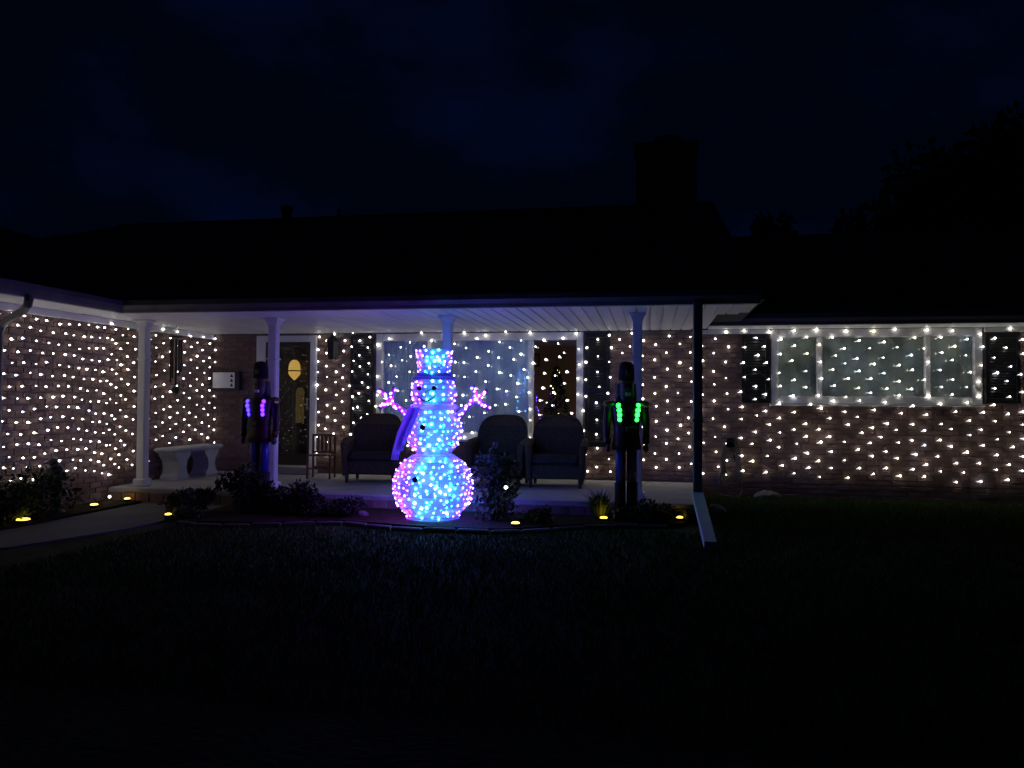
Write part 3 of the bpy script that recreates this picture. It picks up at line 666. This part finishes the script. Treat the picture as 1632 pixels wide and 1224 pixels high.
# ------------------------------------------------------------------ garden: solar lights, rocks, statue, hose
SL = [((-6.50, -4.30), 1.5, 'yellow in-ground solar light below the hedge at the far left'), ((-6.589, -3.136), 1.0, 'yellow in-ground solar light mid-way along the wing bed'), ((-6.575, -2.56), .85, 'yellow in-ground solar light below the white corner post'),
      ((-5.257, -3.645), .8, 'yellow in-ground solar light at the small bush beside the walk'), ((-1.388, -3.40), 1.0, 'yellow in-ground solar light in front of the tall shrub by the snowman'), ((-.498, -2.83), .95, 'yellow in-ground solar light at the grassy plant by the green nutcracker'), ((.33, -2.62), .85, 'yellow in-ground solar light nearest the white downspout extension')]
for (x, y), s, lab in SL:
    s *= .8
    o = empty('solar_light', (x, y, .045), random.uniform(0, 6), label=lab, cat='solar light', group='yellow solar lights in the beds')
    MB().lathe([(.062*s, -.03), (.066*s, .02), (.058*s, .026)], 14).build('housing', 'lens', o)
    MB().lathe([(.054*s, .027), (.050*s, .036), (.02*s, .042)], 14).build('lens', 'solar', o)
    MB().tube([(0, 0, -.03), (0, 0, -.10)], [.012, .004], 6).build('stake', 'lens', o)
def stone(name, c, r, label, cat='rock', group=None, m='rock'):
    mb = MB(); mb.ell((0, 0, 0), r, 12, 8)
    mb.v = [(x*(1+random.uniform(-.12, .12)), y*(1+random.uniform(-.12, .12)), z*(1+random.uniform(-.10, .10))) for x, y, z in mb.v]
    o = mb.build(name, m); o.location = c; tag(o, label, cat, group)
stone('rock', (1.62, -.22, .05), (.19, .12, .085), 'flat grey stone at the wall base right of the hose')
stone('rock', (-3.22, -3.05, .055), (.07, .045, .04), 'small stone in the bed just left of the snowman')
stone('rock', (.78, -1.9, .05), (.12, .10, .09), 'grey stone on the grass behind the downspout')
# edging stones along the front of the bed
edge = [(-5.0, -3.86), (-4.75, -3.90), (-4.45, -3.90), (-4.15, -3.85), (-3.85, -3.74), (-3.55, -3.58), (-3.25, -3.52), (-2.95, -3.60), (-2.65, -3.68), (-2.3, -3.72), (-1.95, -3.72), (-1.6, -3.70), (-1.3, -3.58), (-1.0, -3.40), (-.7, -3.20), (-.4, -3.08), (-.1, -3.0), (.2, -2.95)]
ebr = empty('bed_edging', (edge[0][0], edge[0][1], 0), label='curved row of low dark edging blocks along the front bed', cat='edging')
em = MB().bevbox((-.14, -.045, 0), (.14, .045, .056), .014).mesh('block', 'rockdark')
for (a, b), (c, d) in zip(edge[:-1], edge[1:]):
    o = link('block', em, ebr, ((a+c)/2-edge[0][0], (b+d)/2-edge[0][1], random.uniform(-.02, 0))); o.rotation_euler = (random.uniform(-.05, .05), 0, math.atan2(d-b, c-a)); o.scale = (math.hypot(c-a, d-b)/.29, 1, 1)
# garden statue (seated bird)
st = empty('garden_statue', (-6.72, -3.60, .0), R(-70), label='dark garden statue of a perched bird in front of the lit wing wall', cat='statue')
MB().lathe([(.10, 0), (.10, .05), (.06, .08), (.05, .28), (.09, .32)], 12).build('pedestal', 'statue', st, True)
MB().ell((0, 0, .46), (.075, .09, .15), 12, 8).build('body', 'statue', st, True)
hdv = MB().ell((0, -.03, .615), (.045, .052, .05), 10, 8).build('head', 'statue', st, True); MB().tube([(0, -.07, .615), (0, -.125, .60)], [.018, .004], 6).build('beak', 'statue', hdv)
MB().add([(-.03, .06, .40), (.03, .06, .40), (.035, .13, .27), (-.035, .13, .27), (-.03, .04, .38), (.03, .04, .38), (.035, .11, .26), (-.035, .11, .26)], [(0, 1, 2, 3), (7, 6, 5, 4), (0, 4, 5, 1), (1, 5, 6, 2), (2, 6, 7, 3), (3, 7, 4, 0)]).build('tail', 'statue', st)
# hose on a wall hanger
ho = empty('garden_hose', (1.13, -.02, .0), label='dark garden hose looped on a hanger at the wall beside the downspout', cat='hose')
MB().bevbox((-.06, -.10, .72), (.06, -.002, .86), .01).build('hanger', 'metal', ho)
for k in range(4):
    w, h = .075+.018*k, .22+.045*k
    MB().tube([(w*math.cos(2*math.pi*i/24), -.06-.022*k+.01*math.sin(i), .50+h*math.sin(2*math.pi*i/24)*(1.0 if i < 12 else 1.0)) for i in range(25)], .008, 6).build('loop', 'hose', ho)
MB().tube([(-.10, -.05, .45), (-.16, -.06, .25), (-.17, -.10, .05), (-.05, -.16, .03), (.1, -.18, .03), (.16, -.12, .12), (.14, -.06, .35)], .012, 6).build('free_end', 'hose', ho)
MB().tube([(.05, -.003, .60), (.05, -.10, .60)], .014, 8).tube([(.05, -.10, .62), (.05, -.10, .54)], .016, 8).build('spigot', 'metal', ho)

# ------------------------------------------------------------------ plants
def leaves(n, fn, size, elong=1.8):
    vs = np.zeros((n, 4, 3)); k = 0
    for i in range(n):
        p, nrm = fn()
        d = Vector((random.gauss(0, 1), random.gauss(0, 1), random.gauss(0, 1)))+Vector(nrm)*.8
        d.normalize(); s = d.cross(Vector((random.random(), random.random(), random.random()))).normalized()
        L_ = size*random.uniform(.6, 1.3); w_ = L_/elong/2; p = Vector(p); t_ = d.cross(s)*w_*.5
        vs[i] = [p, p+d*L_*.5+s*w_+t_, p+d*L_, p+d*L_*.5-s*w_+t_]
    return vs.reshape(-1, 3), np.arange(n*4).reshape(n, 4)
def leafmesh(name, vs, fs, m, parent):
    me = bpy.data.meshes.new(name); me.vertices.add(len(vs)); me.vertices.foreach_set('co', np.asarray(vs, dtype=np.float32).ravel())
    k = fs.shape[1]; me.loops.add(fs.size); me.loops.foreach_set('vertex_index', fs.ravel().astype(np.int32)); me.polygons.add(len(fs))
    me.polygons.foreach_set('loop_start', np.arange(0, fs.size, k, dtype=np.int32)); me.polygons.foreach_set('loop_total', np.full(len(fs), k, dtype=np.int32))
    me.materials.append(M[m]); me.update(calc_edges=True); me.validate(); return link(name, me, parent)
def shrub(name, loc, rad, n, size, m, label, cat='shrub', clumps=14, group=None, elong=1.8, crownname='foliage'):
    o = empty(name, loc, 0, label=label, cat=cat, group=group); C = []
    for _ in range(clumps):
        while True:
            q = Vector((random.uniform(-1, 1), random.uniform(-1, 1), random.uniform(-.9, 1)))
            if .15 < q.length < 1: break
        C.append((Vector((q.x*rad[0], q.y*rad[1], rad[2]+q.z*rad[2]))*.86, random.uniform(.25, .48)))
    def fn():
        c, r = random.choice(C); q = Vector((random.gauss(0, 1), random.gauss(0, 1), random.gauss(0, 1))).normalized()*random.uniform(.3, 1)**.5
        p = c+Vector((q.x*rad[0]*r, q.y*rad[1]*r, q.z*rad[2]*r)); p.z = max(p.z, .01); return p, q
    v, f = leaves(n, fn, size, elong); leafmesh(crownname, v, f, m, o)
    sm = MB()
    for c, r in C[:10]: sm.tube([(c.x*.1, c.y*.1, 0), (c.x*.5, c.y*.5, c.z*.5), tuple(c)], [.012, .009, .004], 5)
    sm.build('stem', 'bark', o); return o
shrub('shrub', (-6.66, -4.25, .03), (.25, .74, .30), 4200, .065, 'leaf', 'broad dark hedge shrub at the far left below the lit wing wall', clumps=26)
shrub('shrub', (-4.68, -3.0, .03), (.30, .28, .31), 1800, .06, 'leafb', 'dark bush hiding the legs of the violet-lit nutcracker')
shrub('shrub', (-5.22, -3.25, .03), (.28, .30, .17), 1500, .05, 'leafb', 'low dark bush beside the walk, left end of the front bed')
shrub('shrub', (-4.10, -3.05, .03), (.38, .28, .21), 2000, .055, 'leafb', 'spreading dark bush right of the violet-lit nutcracker')
shrub('shrub', (-3.52, -3.10, .03), (.34, .22, .12), 1300, .045, 'leafb', 'low ground-hugging bush just left of the snowman')
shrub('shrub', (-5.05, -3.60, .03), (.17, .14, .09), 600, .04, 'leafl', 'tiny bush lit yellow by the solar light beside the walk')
shrub('shrub', (-1.66, -3.10, .03), (.25, .24, .46), 1900, .06, 'leafb', 'tall open shrub right of the snowman in front of the armchair', clumps=20)
shrub('shrub', (.05, -2.78, .03), (.26, .20, .13), 1200, .045, 'leaf', 'low rounded bush between the green-lit nutcracker and the downspout')
shrub('shrub', (-1.18, -3.12, .03), (.20, .16, .10), 700, .04, 'leaf', 'small low plant beside the tall shrub and its solar light')
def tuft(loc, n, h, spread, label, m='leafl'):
    o = empty('grass_plant', loc, 0, label=label, cat='plant'); vs = []; fs = []
    for i in range(n):
        a = random.uniform(0, 6.28); r = random.uniform(0, spread*.3); L_ = h*random.uniform(.6, 1.1); out = random.uniform(.2, 1)*spread
        b = Vector((r*math.cos(a), r*math.sin(a), 0)); w = Vector((-math.sin(a), math.cos(a), 0))*.008
        mid = b+Vector((math.cos(a)*out*.4, math.sin(a)*out*.4, L_*.7)); tip = b+Vector((math.cos(a)*out, math.sin(a)*out, L_*random.uniform(.6, 1)))
        k = len(vs); vs += [b-w, b+w, mid+w, mid-w, tip]; fs += [(k, k+1, k+2, k+3), (k+3, k+2, k+4)]
    MB().add(vs, fs).build('blades', m, o); return o
tuft((-.55, -2.68, .04), 240, .33, .24, 'arching grassy plant lit yellow beside the green-lit nutcracker')
tuft((-6.60, -4.12, .04), 24, .18, .08, 'short grassy tuft over the yellow light at the hedge')
tuft((.42, -2.55, .04), 60, .12, .12, 'short grass tuft at the foot of the dark downspout')
# one stray bulb on the shrub, one on the ground by the wing wall
def stray(p, label):
    o = empty('stray_bulb', p, 0, label=label, cat='light bulb'); link('bulb', BULBS['bulb', 'short'], o)
    MB().tube([(0, 0, 0), (.06, .05, .04), (.10, .12, -.05)], .0022, 4).build('wire', 'wire', o)
stray((-1.50, -3.36, .44), 'single white bulb glowing on the tall shrub by the snowman')
stray((-6.78, -2.62, .10), 'single white bulb low by the corner of the porch')

# grass blades near the house
def grass(n, box, h, name='grass'):
    x = rng.uniform(box[0], box[1], n); y = rng.uniform(box[2], box[3], n); hh = h*rng.uniform(.5, 1.3, n); a = rng.uniform(0, 6.283, n); w = .004
    lx_, ly_ = rng.normal(0, .5, n)*hh, rng.normal(0, .5, n)*hh
    vs = np.stack([np.stack([x-w*np.cos(a), y-w*np.sin(a), np.zeros(n)], 1), np.stack([x+w*np.cos(a), y+w*np.sin(a), np.zeros(n)], 1), np.stack([x+lx_, y+ly_, hh], 1)], 1).reshape(-1, 3)
    return vs
G = np.concatenate([grass(60000, (.7, 6.3, -3.2, -.12), .06), grass(60000, (-5.0, 6.0, -6.5, -3.2), .05), grass(26000, (-5.5, 6.0, -8.2, -6.5), .045)])
cx, cy = G.reshape(-1, 3, 3)[:, 0, 0], G.reshape(-1, 3, 3)[:, 0, 1]
ex = np.array([e[0] for e in edge]); ey = np.array([e[1] for e in edge])
keep = (cx > .55) | (cy < np.interp(cx, ex, ey)-.05); keep &= ~((cx < -5.0) & (cy > -5.9)); G = G.reshape(-1, 3, 3)[keep].reshape(-1, 3)
tag(leafmesh('grass', G, np.arange(len(G)).reshape(-1, 3), 'grass', None), kind='stuff')

# ------------------------------------------------------------------ indoor christmas tree behind the right pane
xt = empty('christmas_tree', (-1.62, 2.1, .20), label='indoor christmas tree with gold lights behind the right window pane', cat='christmas tree')
def fnx():
    z = random.uniform(.25, 1.75); r = (1.85-z)*.24*random.random()**.4; a = random.uniform(0, 6.28); return (r*math.cos(a), r*math.sin(a), z), (math.cos(a), math.sin(a), -.2)
v, f = leaves(2600, fnx, .06, 3); leafmesh('branches', v, f, 'leaf', xt); MB().tube([(0, 0, 0), (0, 0, 1.8)], [.03, .006], 6).build('trunk', 'bark', xt)
gb = MB().ell((0, 0, 0), (.009, .009, .009), 6, 4).mesh('bulb', 'goldled')
for i in range(24):
    z = random.uniform(.5, 1.75); a = random.uniform(0, 6.28); r = (1.90-z)*.27*random.uniform(.5, 1); link('bulb', gb, xt, (r*math.cos(a), r*math.sin(a), z+random.uniform(-.03, .03)))

# ------------------------------------------------------------------ trees behind the house
def tree(loc, h, crown, n, size, label, trunk_r=.2, clumps=30):
    o = empty('tree', loc, 0, label=label, cat='tree', group='dark trees behind the house')
    cz, rx, ry, rz = crown; C = []
    for _ in range(clumps):
        while True:
            q = Vector((random.uniform(-1, 1), random.uniform(-1, 1), random.uniform(-1, 1)))
            if q.length < 1: break
        C.append((Vector((q.x*rx, q.y*ry, cz+q.z*rz)), random.uniform(.2, .36)))
    def fn():
        c, r = random.choice(C); q = Vector((random.gauss(0, 1), random.gauss(0, 1), random.gauss(0, 1))).normalized()*random.uniform(.1, 1)**.5
        return c+Vector((q.x*rx*r, q.y*ry*r, q.z*rz*r)), q
    v, f = leaves(n, fn, size); leafmesh('crown', v, f, 'leaf', o)
    t = MB().tube([(0, 0, 0), (.05, 0, h*.3), (-.05, .05, h*.55), (0, 0, h*.85)], [trunk_r, trunk_r*.8, trunk_r*.55, trunk_r*.15], 8)
    for c, r in C[:12]: t.tube([(0, 0, cz-rz*.7), tuple(Vector((0, 0, cz-rz*.4)).lerp(c, .5)), tuple(c)], [trunk_r*.35, trunk_r*.2, .02], 5)
    t.build('trunk', 'bark', o)
tree((10.6, 14, 0), 9, (6.5, 3.3, 2.4, 3.0), 13000, .30, 'large dark broad tree rising behind the right end of the house', .28, 75)
tree((7.4, 15, 0), 7.4, (5.5, 2.0, 1.7, 1.9), 6000, .28, 'lower dark tree left of the large tree behind the house', .2, 40)
tree((3.75, 14, 0), 7.6, (6.3, .62, .62, 1.25), 1600, .22, 'small slim dark tree just right of the chimney behind the roof', .12, 14)
